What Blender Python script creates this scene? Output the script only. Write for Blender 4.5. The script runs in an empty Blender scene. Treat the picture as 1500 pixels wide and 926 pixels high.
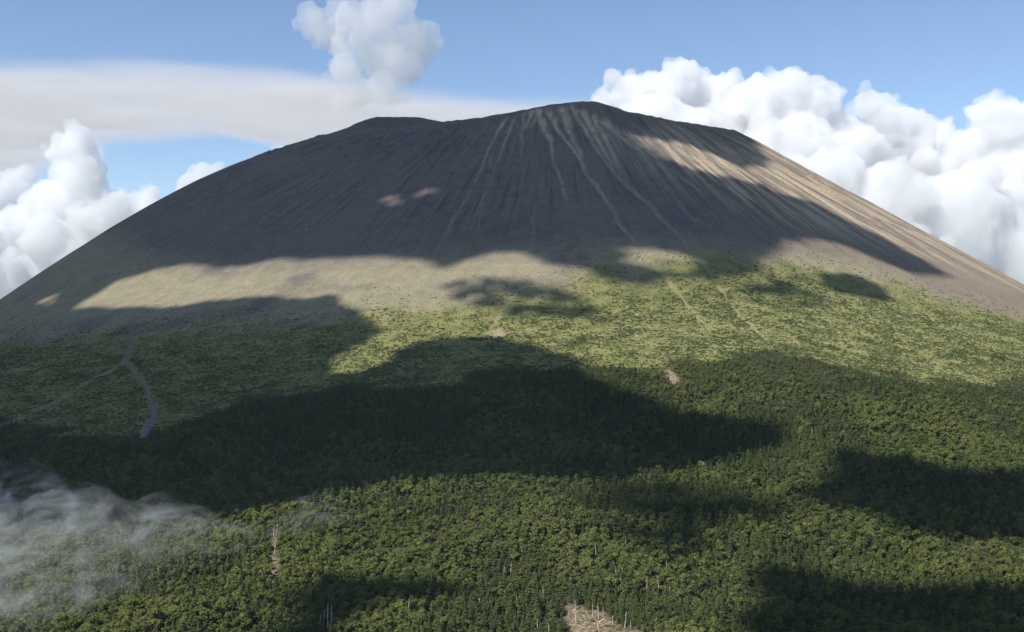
import bpy, bmesh, math, random
import numpy as np
from mathutils import Vector, Matrix

R = math.radians
scene = bpy.context.scene
col = scene.collection

# ------------------------------------------------------------------ camera
cam_d = bpy.data.cameras.new('camera')
cam = bpy.data.objects.new('camera', cam_d)
col.objects.link(cam)
scene.camera = cam
cam_d.sensor_width = 36.0
cam_d.lens = 38.6
cam_d.clip_start = 1.0
cam_d.clip_end = 90000.0
cam.location = (0, 0, 0)
cam.rotation_euler = (R(90 - 0.64), 0, 0)

# ------------------------------------------------------------------ sky, sun, exposure
SUN = Vector((-0.50, -0.40, 0.77)).normalized()        # towards the sun
world = bpy.data.worlds.new('World')
scene.world = world
world.use_nodes = True
wn = world.node_tree.nodes
bg = wn['Background']
sky = wn.new('ShaderNodeTexSky')
sky.sky_type = 'NISHITA'
sky.sun_disc = False
sky.sun_elevation = math.asin(SUN.z)
sky.sun_rotation = math.atan2(SUN.x, SUN.y)
sky.altitude = 2400
sky.air_density = 1.0
sky.dust_density = 0.9
sky.ozone_density = 1.6
bg.inputs['Strength'].default_value = 0.12
world.node_tree.links.new(sky.outputs['Color'], bg.inputs['Color'])

sun_d = bpy.data.lights.new('sun', 'SUN')
sun_d.energy = 4.6
sun_d.angle = R(0.53)
sun_d.color = (1.0, 0.955, 0.88)
sun = bpy.data.objects.new('sun', sun_d)
col.objects.link(sun)
sun.rotation_euler = (-SUN).to_track_quat('-Z', 'Y').to_euler()

vs = scene.view_settings
vs.view_transform = 'Standard'
vs.look = 'None'
vs.exposure = 0.40
vs.gamma = 1.0
vs.use_curve_mapping = False

scene.render.engine = 'CYCLES'
cy = scene.cycles
cy.max_bounces = 14
cy.diffuse_bounces = 3
cy.glossy_bounces = 1
cy.transmission_bounces = 2
cy.volume_bounces = 12
cy.transparent_max_bounces = 12
cy.volume_step_rate = 1.0
cy.volume_max_steps = 256
cy.use_denoising = True
cy.use_adaptive_sampling = True
cy.adaptive_threshold = 0.01
cy.sample_clamp_indirect = 6.0

# ------------------------------------------------------------------ helpers
rng = np.random.default_rng(7)
random.seed(7)

def _hash(ix, iy, iz):
    h = (ix * 374761393 + iy * 668265263 + iz * 1442695041) & 0xFFFFFFFF
    h = ((h ^ (h >> 13)) * 1274126177) & 0xFFFFFFFF
    h = (h ^ (h >> 16)) & 0xFFFFFFFF
    return h / 2147483647.5 - 1.0

def vnoise(x, y, z=0.0):
    """smooth value noise, about -1..1, on numpy arrays"""
    x, y, z = np.broadcast_arrays(np.asarray(x, float), np.asarray(y, float), np.asarray(z, float))
    xi = np.floor(x); yi = np.floor(y); zi = np.floor(z)
    fx = x - xi; fy = y - yi; fz = z - zi
    fx = fx * fx * fx * (fx * (fx * 6 - 15) + 10)
    fy = fy * fy * fy * (fy * (fy * 6 - 15) + 10)
    fz = fz * fz * fz * (fz * (fz * 6 - 15) + 10)
    xi = xi.astype(np.int64); yi = yi.astype(np.int64); zi = zi.astype(np.int64)
    out = 0.0
    for a in (0, 1):
        wx = fx if a else 1 - fx
        for b in (0, 1):
            wy = fy if b else 1 - fy
            for c in (0, 1):
                wz = fz if c else 1 - fz
                out = out + wx * wy * wz * _hash(xi + a, yi + b, zi + c)
    return out

def fbm(x, y, z=0.0, octaves=4, gain=0.5):
    s = 0.0; amp = 1.0; f = 1.0; tot = 0.0
    for k in range(octaves):
        s = s + amp * vnoise(np.asarray(x) * f + 17.3 * k, np.asarray(y) * f - 9.1 * k, np.asarray(z) * f + 3.7 * k)
        tot += amp; amp *= gain; f *= 2.03
    return s / tot

def sstep(a, b, x):
    t = np.clip((np.asarray(x, float) - a) / (b - a), 0, 1)
    return t * t * (3 - 2 * t)

def mesh_from(name, verts, faces, smooth=False):
    """verts (n,3) array, faces (m,3|4) int array"""
    me = bpy.data.meshes.new(name)
    verts = np.ascontiguousarray(verts, dtype=np.float32)
    faces = np.ascontiguousarray(faces, dtype=np.int32)
    m, k = faces.shape
    me.vertices.add(len(verts)); me.vertices.foreach_set('co', verts.ravel())
    me.loops.add(m * k); me.loops.foreach_set('vertex_index', faces.ravel())
    me.polygons.add(m)
    me.polygons.foreach_set('loop_start', np.arange(0, m * k, k, dtype=np.int32))
    me.polygons.foreach_set('loop_total', np.full(m, k, dtype=np.int32))
    if smooth:
        me.polygons.foreach_set('use_smooth', np.ones(m, dtype=bool))
    me.update(calc_edges=True)
    me.validate()
    return me

def obj(name, me, mat=None, parent=None, loc=None):
    o = bpy.data.objects.new(name, me)
    col.objects.link(o)
    if mat is not None and me is not None and len(me.materials) == 0:
        me.materials.append(mat)
    if parent is not None:
        o.parent = parent
    if loc is not None:
        o.location = loc
    return o

def tag(o, label=None, cat=None, group=None, kind=None):
    if label: o['label'] = label
    if cat: o['category'] = cat
    if group: o['group'] = group
    if kind: o['kind'] = kind
    return o

def thing(name, label, cat, loc, rz=0.0, group=None, scale=1.0):
    o = bpy.data.objects.new(name, None)
    o.empty_display_size = 0.5
    col.objects.link(o)
    o.location = loc; o.rotation_euler = (0, 0, rz); o.scale = (scale,) * 3
    return tag(o, label, cat, group)

# ------------------------------------------------------------------ materials
def new_mat(name):
    m = bpy.data.materials.new(name)
    m.use_nodes = True
    nt = m.node_tree
    nt.nodes.clear()
    out = nt.nodes.new('ShaderNodeOutputMaterial')
    return m, nt, out

def node(nt, kind, **kw):
    n = nt.nodes.new(kind)
    for k, v in kw.items():
        if hasattr(n, k): setattr(n, k, v)
        else: n.inputs[k].default_value = v
    return n

def mixc(nt, fac, a, b, blend='MIX'):
    n = nt.nodes.new('ShaderNodeMix'); n.data_type = 'RGBA'; n.blend_type = blend
    for i, v in ((0, fac), (6, a), (7, b)):
        if hasattr(v, 'is_output'): nt.links.new(v, n.inputs[i])
        elif i == 0: n.inputs[0].default_value = v
        else: n.inputs[i].default_value = (*v, 1)
    return n.outputs[2]

def math_n(nt, op, a, b=None, c=None, clamp=False):
    n = nt.nodes.new('ShaderNodeMath'); n.operation = op; n.use_clamp = clamp
    for i, v in enumerate((a, b, c)):
        if v is None: continue
        if hasattr(v, 'is_output'): nt.links.new(v, n.inputs[i])
        else: n.inputs[i].default_value = v
    return n.outputs[0]

def maprange(nt, v, a, b, c=0.0, d=1.0):
    n = nt.nodes.new('ShaderNodeMapRange'); n.interpolation_type = 'SMOOTHSTEP'
    nt.links.new(v, n.inputs[0])
    for i, q in enumerate((a, b, c, d)): n.inputs[i + 1].default_value = q
    return n.outputs[0]

def noise_n(nt, vec, scale, detail=4, rough=0.55):
    n = nt.nodes.new('ShaderNodeTexNoise')
    n.inputs['Scale'].default_value = scale
    n.inputs['Detail'].default_value = detail
    n.inputs['Roughness'].default_value = rough
    if vec is not None: nt.links.new(vec, n.inputs['Vector'])
    return n.outputs['Fac']

def ground_material():
    m, nt, out = new_mat('volcano_slope')
    L = nt.links.new
    tc = node(nt, 'ShaderNodeTexCoord').outputs['Object']
    a1 = node(nt, 'ShaderNodeAttribute', attribute_name='mask_a')
    a2 = node(nt, 'ShaderNodeAttribute', attribute_name='mask_b')
    s1 = node(nt, 'ShaderNodeSeparateColor'); L(a1.outputs['Color'], s1.inputs[0])
    s2 = node(nt, 'ShaderNodeSeparateColor'); L(a2.outputs['Color'], s2.inputs[0])
    veg, ash, dry = s1.outputs
    forest, bare, rust = s2.outputs
    nbig = noise_n(nt, tc, 0.008, 5, 0.6)
    nmid = noise_n(nt, tc, 0.05, 6, 0.62)
    nfin = noise_n(nt, tc, 0.35, 6, 0.7)
    dh = node(nt, 'ShaderNodeAttribute', attribute_name='downhill').outputs['Vector']
    wv = nt.nodes.new('ShaderNodeVectorMath'); wv.operation = 'MULTIPLY'; L(dh, wv.inputs[0]); wv.inputs[1].default_value = (1.0, .28, 1.0)
    rill = noise_n(nt, wv.outputs[0], 1.5, 7, .68)
    wv2 = nt.nodes.new('ShaderNodeVectorMath'); wv2.operation = 'MULTIPLY'; L(dh, wv2.inputs[0]); wv2.inputs[1].default_value = (1.0, .12, 1.0)
    rill2 = noise_n(nt, wv2.outputs[0], 4.5, 5, .6)
    scoria = mixc(nt, maprange(nt, nbig, .36, .64), (.112, .100, .108), (.150, .130, .122))
    scoria = mixc(nt, maprange(nt, nmid, .35, .7), scoria, (.175, .148, .130))
    scoria = mixc(nt, math_n(nt, 'MULTIPLY', rust, maprange(nt, nmid, .25, .75, .6, 1.0)), scoria, (.205, .162, .118))
    sy = node(nt, 'ShaderNodeSeparateXYZ'); L(dh, sy.inputs[0])
    worn = maprange(nt, sy.outputs[1], 3.0, 6.5, 1.0, .3)
    scoria = mixc(nt, math_n(nt, 'MULTIPLY', worn, maprange(nt, rill, .49, .68, 0, .75)), scoria, (.058, .050, .054))
    scoria = mixc(nt, math_n(nt, 'MULTIPLY', worn, maprange(nt, rill2, .54, .74, 0, .45)), scoria, (.190, .160, .135))
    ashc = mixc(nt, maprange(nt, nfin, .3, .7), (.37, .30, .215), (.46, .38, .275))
    ash_f = math_n(nt, 'MULTIPLY', ash, maprange(nt, rill, .42, .62, 1.0, .25))
    c = mixc(nt, ash_f, scoria, ashc)
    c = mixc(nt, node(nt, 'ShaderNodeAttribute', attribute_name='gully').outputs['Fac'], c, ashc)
    dryc = mixc(nt, maprange(nt, nmid, .3, .7), (.235, .208, .138), (.30, .265, .175))
    c = mixc(nt, dry, c, dryc)
    green = mixc(nt, maprange(nt, nmid, .35, .65), (.135, .145, .048), (.225, .213, .092))
    vf = math_n(nt, 'ADD', veg, math_n(nt, 'MULTIPLY', math_n(nt, 'SUBTRACT', nfin, .5), 1.1))
    vf = math_n(nt, 'MULTIPLY', maprange(nt, vf, .3, .75), maprange(nt, veg, 0.0, .25))
    c = mixc(nt, vf, c, green)
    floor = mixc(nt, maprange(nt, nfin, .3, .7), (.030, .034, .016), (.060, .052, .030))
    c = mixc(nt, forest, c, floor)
    barec = mixc(nt, maprange(nt, nfin, .3, .7), (.20, .155, .105), (.36, .30, .215))
    c = mixc(nt, bare, c, barec)
    grain = maprange(nt, nfin, .2, .8, .72, 1.22)
    hs = mixc(nt, 1.0, c, (1, 1, 1), 'MULTIPLY')
    mul = nt.nodes.new('ShaderNodeVectorMath'); mul.operation = 'SCALE'
    L(hs, mul.inputs[0]); L(grain, mul.inputs['Scale'])
    b = node(nt, 'ShaderNodeBsdfDiffuse', Roughness=0.6)
    L(mul.outputs[0], b.inputs['Color'])
    bump = node(nt, 'ShaderNodeBump', Strength=0.6, Distance=1.0)
    L(math_n(nt, 'ADD', nfin, math_n(nt, 'MULTIPLY', nmid, 1.5)), bump.inputs['Height'])
    L(bump.outputs[0], b.inputs['Normal'])
    L(b.outputs[0], out.inputs['Surface'])
    return m

def leaf_material(name, ca, cb, cc):
    """three leaf tones, one per tree, with light showing through the leaves"""
    m, nt, out = new_mat(name)
    L = nt.links.new
    oi = node(nt, 'ShaderNodeObjectInfo')
    geo = node(nt, 'ShaderNodeNewGeometry')
    r1 = maprange(nt, oi.outputs['Random'], .1, .9)
    c = mixc(nt, r1, ca, cb)
    at = node(nt, 'ShaderNodeAttribute', attribute_name='tone')
    c = mixc(nt, at.outputs['Fac'], c, cc)
    pn = noise_n(nt, geo.outputs['Position'], .018, 3, .55)
    c = mixc(nt, maprange(nt, pn, .42, .68, 0, .7), c, cc)
    d = node(nt, 'ShaderNodeBsdfDiffuse'); L(c, d.inputs['Color'])
    t = node(nt, 'ShaderNodeBsdfTranslucent'); L(c, t.inputs['Color'])
    mx = node(nt, 'ShaderNodeMixShader'); mx.inputs[0].default_value = .28
    L(d.outputs[0], mx.inputs[1]); L(t.outputs[0], mx.inputs[2])
    L(mx.outputs[0], out.inputs['Surface'])
    return m

def plain_material(name, ca, cb, scale=1.5, rough=.9):
    m, nt, out = new_mat(name)
    L = nt.links.new
    tc = node(nt, 'ShaderNodeTexCoord').outputs['Object']
    n = noise_n(nt, tc, scale, 5, .65)
    c = mixc(nt, maprange(nt, n, .3, .7), ca, cb)
    b = node(nt, 'ShaderNodeBsdfPrincipled', Roughness=rough)
    b.inputs['Specular IOR Level'].default_value = .15
    L(c, b.inputs['Base Color'])
    bump = node(nt, 'ShaderNodeBump', Strength=.5, Distance=.05)
    L(n, bump.inputs['Height']); L(bump.outputs[0], b.inputs['Normal'])
    L(b.outputs[0], out.inputs['Surface'])
    return m

def volume_material(name, density, colour=(1, 1, 1), g=0.0):
    m, nt, out = new_mat(name)
    v = node(nt, 'ShaderNodeVolumePrincipled', Density=density, Anisotropy=g)
    v.inputs['Color'].default_value = (*colour, 1)
    nt.links.new(v.outputs[0], out.inputs['Volume'])
    return m

M_ground = ground_material()
M_fir = leaf_material('fir_needles', (.040, .070, .026), (.080, .112, .038), (.135, .155, .055))
M_broad = leaf_material('broad_leaves', (.066, .105, .030), (.135, .165, .046), (.190, .205, .066))
M_pine = leaf_material('pine_needles', (.050, .082, .034), (.095, .125, .050), (.155, .175, .072))
M_scrub = leaf_material('scrub_leaves', (.070, .108, .034), (.120, .155, .055), (.175, .195, .085))
M_bark = plain_material('bark', (.10, .085, .065), (.20, .175, .14), 2.0)
M_dead = plain_material('bleached_wood', (.42, .38, .31), (.62, .57, .48), 1.5)
M_brush = plain_material('dry_brush', (.20, .15, .10), (.36, .29, .20), .6)
M_rock = plain_material('volcanic_rock', (.07, .062, .062), (.15, .13, .12), .6)
M_pale_rock = plain_material('pale_rock', (.40, .37, .33), (.55, .52, .48), .6)
M_trail = plain_material('trail_gravel', (.12, .10, .088), (.22, .19, .165), .15)
M_shade_cloud = plain_material('cloud_body', (.82, .82, .82), (.9, .9, .9), .004)

# ------------------------------------------------------------------ the volcano: one height function
CX, CY, RR = 85.0, 2600.0, 430.0
AK = np.radians([-180, -165, -150, -120, -100, -80, -65, -50, -35, -20, -10, 0, 10, 20, 35, 50, 65, 80, 100, 120, 150, 180])
HR = np.array([440., 470., 466.6, 447.3, 428.3, 409.0, 387.1, 371.6, 369.0, 371.4, 381.0, 394.1, 401.4, 383.4, 373.3, 375.2, 383.3, 399.5, 414.0, 437.8, 435., 440.])
SK = np.array([0, 60, 140, 260, 400, 560, 760, 900, 1100, 1400, 1800.])
ML = np.array([0.206, 0.276, 0.338, 0.404, 0.558, 0.68, 0.755, .3, .24, .15, 0.])
MR = np.array([0.48, 0.62, 0.601, 0.582, 0.586, 0.59, 0.593, .3, .24, .15, 0.])
FS = np.array([0, 40, 150, 500, 640, 760, 900, 1200, 1500, 1700, 6000.])
FM = np.array([.35, .5, .58, .58, .52, .34, .24, .19, .12, .0, 0.])
SG = np.arange(0, 6000, 5.0)
def _cum(s, m):
    q = np.interp(SG, s, m)
    return np.concatenate([[0], np.cumsum((q[1:] + q[:-1]) * 2.5)])
PF, PL, PR = _cum(FS, FM), _cum(SK, ML), _cum(SK, MR)

# erosion gullies: (bearing in degrees, metres below the rim), width, depth, paleness
GULLIES = [
    ([(-12.2, 40), (-11.8, 272), (-11.8, 459), (-12.0, 560)], 5, 2.0, .55),
    ([(-9.9, 50), (-9.7, 252), (-9.6, 480)], 5, 1.6, .42),
    ([(-10.8, 222), (-9.4, 399), (-8.5, 528)], 4, 1.3, .30),
    ([(-7.9, 30), (-5.5, 290)], 5, 1.8, .35),
    ([(-6.1, 20), (-6.6, 130)], 9, 3.5, .7),
    ([(-3.9, 20), (-6.0, 122)], 8, 3.0, .55),
    ([(-4.8, 20), (-1.6, 196), (-.4, 356), (-.1, 450)], 7, 4.0, .8),
    ([(-2.3, 40), (1.6, 218), (3.6, 363), (4.9, 486), (6.6, 609), (7.2, 747), (7.1, 852)], 7, 4.0, .75),
    ([(1.5, 30), (2.2, 192), (3.0, 300)], 9, 6.0, .9),
    ([(3.5, 30), (5.9, 252), (6.9, 338), (8.8, 437), (10., 548), (10.4, 672), (10.1, 710), (9.4, 887)], 8, 5.5, .55),
    ([(5.6, 60), (6.2, 190), (6.8, 320)], 10, 6.0, .9),
    ([(7.3, 80), (7.5, 226), (7.2, 330)], 9, 6.0, .8),
    ([(8.4, 110), (12., 219), (14.9, 311)], 12, 7.0, .75),
    ([(11.0, 130), (14.5, 250), (17., 380)], 10, 6.0, .5),
    ([(12.1, 400), (12.8, 490)], 7, 1.5, .35),
    ([(-3.5, 417), (-3.4, 590)], 5, 1.2, .25),
    ([(16., 90), (19., 230), (21., 420)], 10, 5.0, .4),
    ([(20., 80), (23., 240), (26., 500)], 9, 5.0, .35),
    ([(25., 60), (28., 260), (31., 500)], 9, 4.5, .3),
    ([(-16., 60), (-17., 300)], 6, 1.5, .12),
    ([(-22., 70), (-24., 330)], 6, 1.5, .08),
]
def polar(x, y):
    dx = np.asarray(x, float) - CX; dy = CY - np.asarray(y, float)
    return np.arctan2(dx, dy), np.hypot(dx, dy)

def gully_fields(a, r):
    shape = np.shape(a); a = np.ravel(a); r = np.ravel(r)
    fullcut = np.zeros(a.shape); fullpale = np.zeros(a.shape)
    near = (np.abs(a) < .64) & (r > RR - 60) & (r < RR + 960)
    a = a[near]; r = r[near]
    s = r - RR; ad = np.degrees(a)
    cut = np.zeros_like(s); pale = np.zeros_like(s)
    for pts, w, depth, pl in GULLIES:
        pa = np.array([p[0] for p in pts]); ps = np.array([p[1] for p in pts], float)
        ag = np.interp(s, ps, pa) + .25 * vnoise(s / 45., pa[0] * 3.1) + .10 * vnoise(s / 14., pa[0] * 1.7)
        d = np.abs(np.radians(ad - ag)) * r
        run = (s - ps[0]) / (ps[-1] - ps[0])
        env = sstep(-.06, .05, run) * (1 - sstep(.8, 1.08, run))
        fade = 1 - .6 * np.clip(run, 0, 1)
        wv = w * (1 + .35 * vnoise(s / 30., pa[0]))
        cut = np.maximum(cut, depth * fade * env * np.exp(-(d / wv) ** 2))
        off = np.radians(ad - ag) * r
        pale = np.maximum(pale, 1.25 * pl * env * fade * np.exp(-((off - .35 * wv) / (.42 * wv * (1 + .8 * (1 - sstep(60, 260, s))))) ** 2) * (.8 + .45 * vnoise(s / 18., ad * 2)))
    fullcut[near] = cut; fullpale[near] = np.clip(pale, 0, 1)
    return fullcut.reshape(shape), fullpale.reshape(shape)

def ground_z(x, y, detail=True):
    x = np.asarray(x, float); y = np.asarray(y, float)
    a, r = polar(x, y); s = r - RR; ad = np.degrees(a)
    H = np.interp(a, AK, HR)
    wl = sstep(30, 70, -ad); wr = sstep(30, 70, ad)
    sp = np.clip(s, 0, 5990)
    drop = np.interp(sp, SG, PF) * (1 - wl - wr) + np.interp(sp, SG, PL) * wl + np.interp(sp, SG, PR) * wr
    # the far rim of the crater stands higher at the left
    back = np.interp(ad, [-152, -142, -131, -116, -105, -95, -86], [0, 24, 34, 30, 28, 19, 0])
    H = H + back * (1 - sstep(0, 130, s))
    z = H - drop - np.where(s < 0, np.minimum(-s * .9, 190 + 0 * s), 0)
    # all flanks run out onto one valley floor
    z = z + (-178 - (H - drop)) * sstep(900, 1900, s)
    # the slope on the camera's own side of the valley
    ridge = -2.0 - .60 * np.maximum(y, 0) - .18 * np.maximum(-y, 0) - .02 * np.abs(x) + 10 * vnoise(x / 160., y / 160., 5.) * sstep(20, 200, np.hypot(x, y))
    k = 14.0
    hh = np.clip(.5 + .5 * (ridge - z) / k, 0, 1)
    z = z * (1 - hh) + ridge * hh + k * hh * (1 - hh) * np.where(s > 1500, 1, 0)
    if detail:
        rough = sstep(8, 60, s)
        # radial ribs
        rib_r = sstep(4, 22, ad) * (1 - sstep(50, 90, ad))
        rib_amp = (1.6 + 1.4 * sstep(8, 22, -ad) + 5.5 * rib_r) * (1 - sstep(180, 560, s)) + .5 * (1 - sstep(700, 900, s))
        warp = ad + 1.2 * vnoise(s / 90., ad / 9.) + 1.5
        rib = vnoise(warp * .95, s / 260., 1.) * .6 + vnoise(warp * 2.2, s / 150., 2.) * .4
        rib = rib - .5 * np.abs(vnoise(warp * 1.4, s / 200., 8.))
        z = z + rough * rib_amp * rib
        # small rock outcrops high on the left
        crag = np.maximum(0, fbm(ad / 1.1, s / 34., 4., 3) - .22) * (1 - sstep(-22, 0, ad)) * sstep(25, 60, s) * (1 - sstep(170, 330, s))
        z = z + 9 * crag
        cut, _ = gully_fields(a, r)
        z = z - cut * rough
        z = z + rough * (.9 * fbm(x / 38., y / 38., 0, 3) * (1 - sstep(800, 1000, s)) )
        low = sstep(700, 1050, s) * (1 - sstep(2300, 2600, s))
        z = z + low * (8 * fbm(x / 170., y / 170., 3., 3))
        z = z + .8 * vnoise(ad * .7, s / 60., 9.) * (1 - rough)
    return z

# places with a ground cover of their own
TRAIL = [(-575, 1651), (-542, 1569), (-514, 1475), (-501, 1421), (-465, 1359), (-438, 1305), (-407, 1240), (-387, 1192), (-382, 1147), (-375, 1106)]
SCAR = [(-183, 845), (-166, 770), (-155, 716), (-146, 664)]
SIDE_PATH = [(19, 1556), (9, 1505), (-13, 1446), (-29, 1365)]
SPUR = [(-563, 1208), (-530, 1290), (-501, 1388)]
CLEARING = [(30, 655), (41, 643), (51, 626), (59, 609), (74, 580), (85, 555), (24, 560), (29, 600)]

def seg_dist(x, y, pts):
    d = np.full(np.shape(x), 1e9)
    for (x0, y0), (x1, y1) in zip(pts[:-1], pts[1:]):
        vx, vy = x1 - x0, y1 - y0
        t = np.clip(((x - x0) * vx + (y - y0) * vy) / (vx * vx + vy * vy), 0, 1)
        d = np.minimum(d, np.hypot(x - x0 - t * vx, y - y0 - t * vy))
    return d

def poly_sdf(x, y, pts):
    """positive inside"""
    d = seg_dist(x, y, pts + [pts[0]])
    inside = np.zeros(np.shape(x), bool)
    n = len(pts)
    for i in range(n):
        x0, y0 = pts[i]; x1, y1 = pts[(i + 1) % n]
        if y0 == y1: continue
        c = ((y0 > y) != (y1 > y)) & (x < (x1 - x0) * (y - y0) / (y1 - y0) + x0)
        inside ^= c
    return np.where(inside, d, -d)

def tree_line(x, y):
    """>0 inside the forest, in metres past its upper edge"""
    a, r = polar(x, y); s = r - RR; ad = np.degrees(a)
    edge = 965 + 135 * sstep(6, 21, -ad) + 25 * sstep(8, 16, ad)
    return s - edge + 55 * fbm(x / 95., y / 95., 6., 3) + 18 * vnoise(x / 24., y / 24., 2.)

def scrub_cover(x, y):
    a, r = polar(x, y); s = r - RR; ad = np.degrees(a)
    v = sstep(540, 860, s + 60 * sstep(2, 14, ad) + 70 * sstep(-5, 3, ad) * (1 - sstep(20, 32, ad)) - 40 * sstep(12, 24, -ad) - 150 * sstep(30, 44, ad) - 80 * sstep(28, 40, -ad))
    return np.clip(v + .22 * fbm(x / 60., y / 60., 1., 3) * sstep(.02, .3, v), 0, 1)

def bare_cover(x, y):
    b = 1 - sstep(1.5, 6, seg_dist(x, y, SCAR) + 4 * vnoise(x / 9., y / 9.) + 2)
    b = np.maximum(b, sstep(-3, 3, poly_sdf(x, y, CLEARING) + 5 * vnoise(x / 10., y / 10., 3.)))
    b = np.maximum(b, .85 * (1 - sstep(4, 11, np.hypot(x + 17, (y - 1359) * .45) + 5 * vnoise(x / 7., y / 7.))))
    b = np.maximum(b, .8 * (1 - sstep(4, 12, np.hypot(x - 171, (y - 1173) * .4) + 5 * vnoise(x / 7., y / 7.))))
    b = np.maximum(b, .6 * (1 - sstep(1, 4, seg_dist(x, y, SIDE_PATH) + 2 * vnoise(x / 11., y / 11.))))
    b = np.maximum(b, .35 * (1 - sstep(3, 10, seg_dist(x, y, SPUR) + 5 * vnoise(x / 15., y / 15.))))
    for ln in ([(214, 1540), (232, 1432), (243, 1328)], [(276, 1580), (284, 1516), (302, 1301)]):
        b = np.maximum(b, .5 * (1 - sstep(.3, 2.6, seg_dist(x, y, ln) + 1.6 * vnoise(x / 9., y / 9.) + 1.2 * vnoise(x / 3., y / 30.))))
    return np.clip(b, 0, 1)

def build_ground():
    ang = np.concatenate([np.arange(-180, -120, 3), np.arange(-120, -75, 1.0), np.arange(-75, -36, .4), np.arange(-36, 36, .19),
                          np.arange(36, 75, .4), np.arange(75, 120, 1.0), np.arange(120, 180, 3)])
    rad = np.concatenate([[20, 60, 110, 160, 210, 260, 300, 330, 355, 375, 390, 402, 412, 420, 426], np.arange(430, 990, 3.1),
                          np.arange(990, 1430, 5.0), np.arange(1430, 2180, 7.5), np.arange(2180, 3000, 14.0),
                          np.geomspace(3030, 12000, 34)])
    A, Q = np.meshgrid(np.radians(ang), rad, indexing='ij')
    X = CX + Q * np.sin(A); Y = CY - Q * np.cos(A)
    Z = ground_z(X, Y)
    na, nr = X.shape
    verts = np.stack([X, Y, Z], -1).reshape(-1, 3)
    i, j = np.meshgrid(np.arange(na), np.arange(nr - 1), indexing='ij')
    i2 = (i + 1) % na
    faces = np.stack([i * nr + j, i * nr + j + 1, i2 * nr + j + 1, i2 * nr + j], -1).reshape(-1, 4)
    # crater floor cap
    centre = len(verts)
    verts = np.vstack([verts, [[CX, CY, float(Z[:, 0].mean())]]])
    k = np.arange(na)
    cap = np.stack([np.full(na, centre), k * nr, ((k + 1) % na) * nr], -1)
    me = bpy.data.meshes.new('volcano_ground')
    me.vertices.add(len(verts)); me.vertices.foreach_set('co', verts.astype(np.float32).ravel())
    nl = faces.size + cap.size
    me.loops.add(nl)
    me.loops.foreach_set('vertex_index', np.concatenate([faces.ravel(), cap.ravel()]).astype(np.int32))
    nf = len(faces) + len(cap)
    me.polygons.add(nf)
    me.polygons.foreach_set('loop_start', np.concatenate([np.arange(len(faces)) * 4, faces.size + np.arange(len(cap)) * 3]).astype(np.int32))
    me.polygons.foreach_set('loop_total', np.concatenate([np.full(len(faces), 4), np.full(len(cap), 3)]).astype(np.int32))
    me.polygons.foreach_set('use_smooth', np.ones(nf, bool))
    me.update(calc_edges=True)
    x, y = X.ravel(), Y.ravel()
    a, r = polar(x, y); s = r - RR; ad = np.degrees(a)
    veg = scrub_cover(x, y)
    _, pale = gully_fields(a, r)
    # pale ash laid bare on the right shoulder
    streak = fbm(ad * 1.3 + .004 * s, s / 130., 2., 4)
    streak = .6 * streak + .4 * fbm(ad * 3.1, s / 90., 6., 3)
    sh = sstep(5, 10, ad) * (1 - sstep(55, 85, ad)) * sstep(60, 150, s - 40 * sstep(8, 14, ad) + 90 * sstep(18, 26, ad)) * (1 - sstep(230, 400, s - 7.0 * (ad - 10)))
    ash = np.maximum(0 * pale, sh * sstep(-.22, .16, streak) * (.45 + .5 * sstep(13, 20, ad)))
    dry = sstep(500, 600, s) * (1 - sstep(760, 950, s)) * (1 - .85 * sstep(22, 36, ad)) * .9
    dry = dry * sstep(-.5, .25, fbm(x / 80., y / 80., 12., 3) + .35)
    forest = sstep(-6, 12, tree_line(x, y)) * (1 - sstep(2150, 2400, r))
    bare = bare_cover(x, y)
    rust = np.clip(sstep(10, 34, ad) * .9 + .25 * sstep(.1, .5, fbm(x / 120., y / 120., 7., 3)) + .7 * sstep(62, 85, -ad) * sstep(400, 600, s), 0, 1)
    n = len(verts)
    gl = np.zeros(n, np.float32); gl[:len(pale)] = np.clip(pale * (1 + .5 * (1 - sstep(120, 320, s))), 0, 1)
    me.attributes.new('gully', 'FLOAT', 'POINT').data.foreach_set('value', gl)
    pol = np.zeros((n, 3), np.float32); pol[:len(ad), 0] = ad; pol[:len(ad), 1] = s / 100.0
    me.attributes.new('downhill', 'FLOAT_VECTOR', 'POINT').data.foreach_set('vector', pol.ravel())
    for nm, chans in (('mask_a', (veg, ash, dry)), ('mask_b', (forest, bare, rust))):
        c = np.zeros((n, 4), np.float32); c[:, 3] = 1
        for q, ch in enumerate(chans): c[:len(ch), q] = ch
        at = me.color_attributes.new(nm, 'FLOAT_COLOR', 'POINT')
        at.data.foreach_set('color', c.ravel())
    return tag(obj('volcano_ground', me, M_ground), 'dark volcanic cone with grassy foot and forested valley floor', 'volcano', kind='structure')
build_ground()

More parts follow.
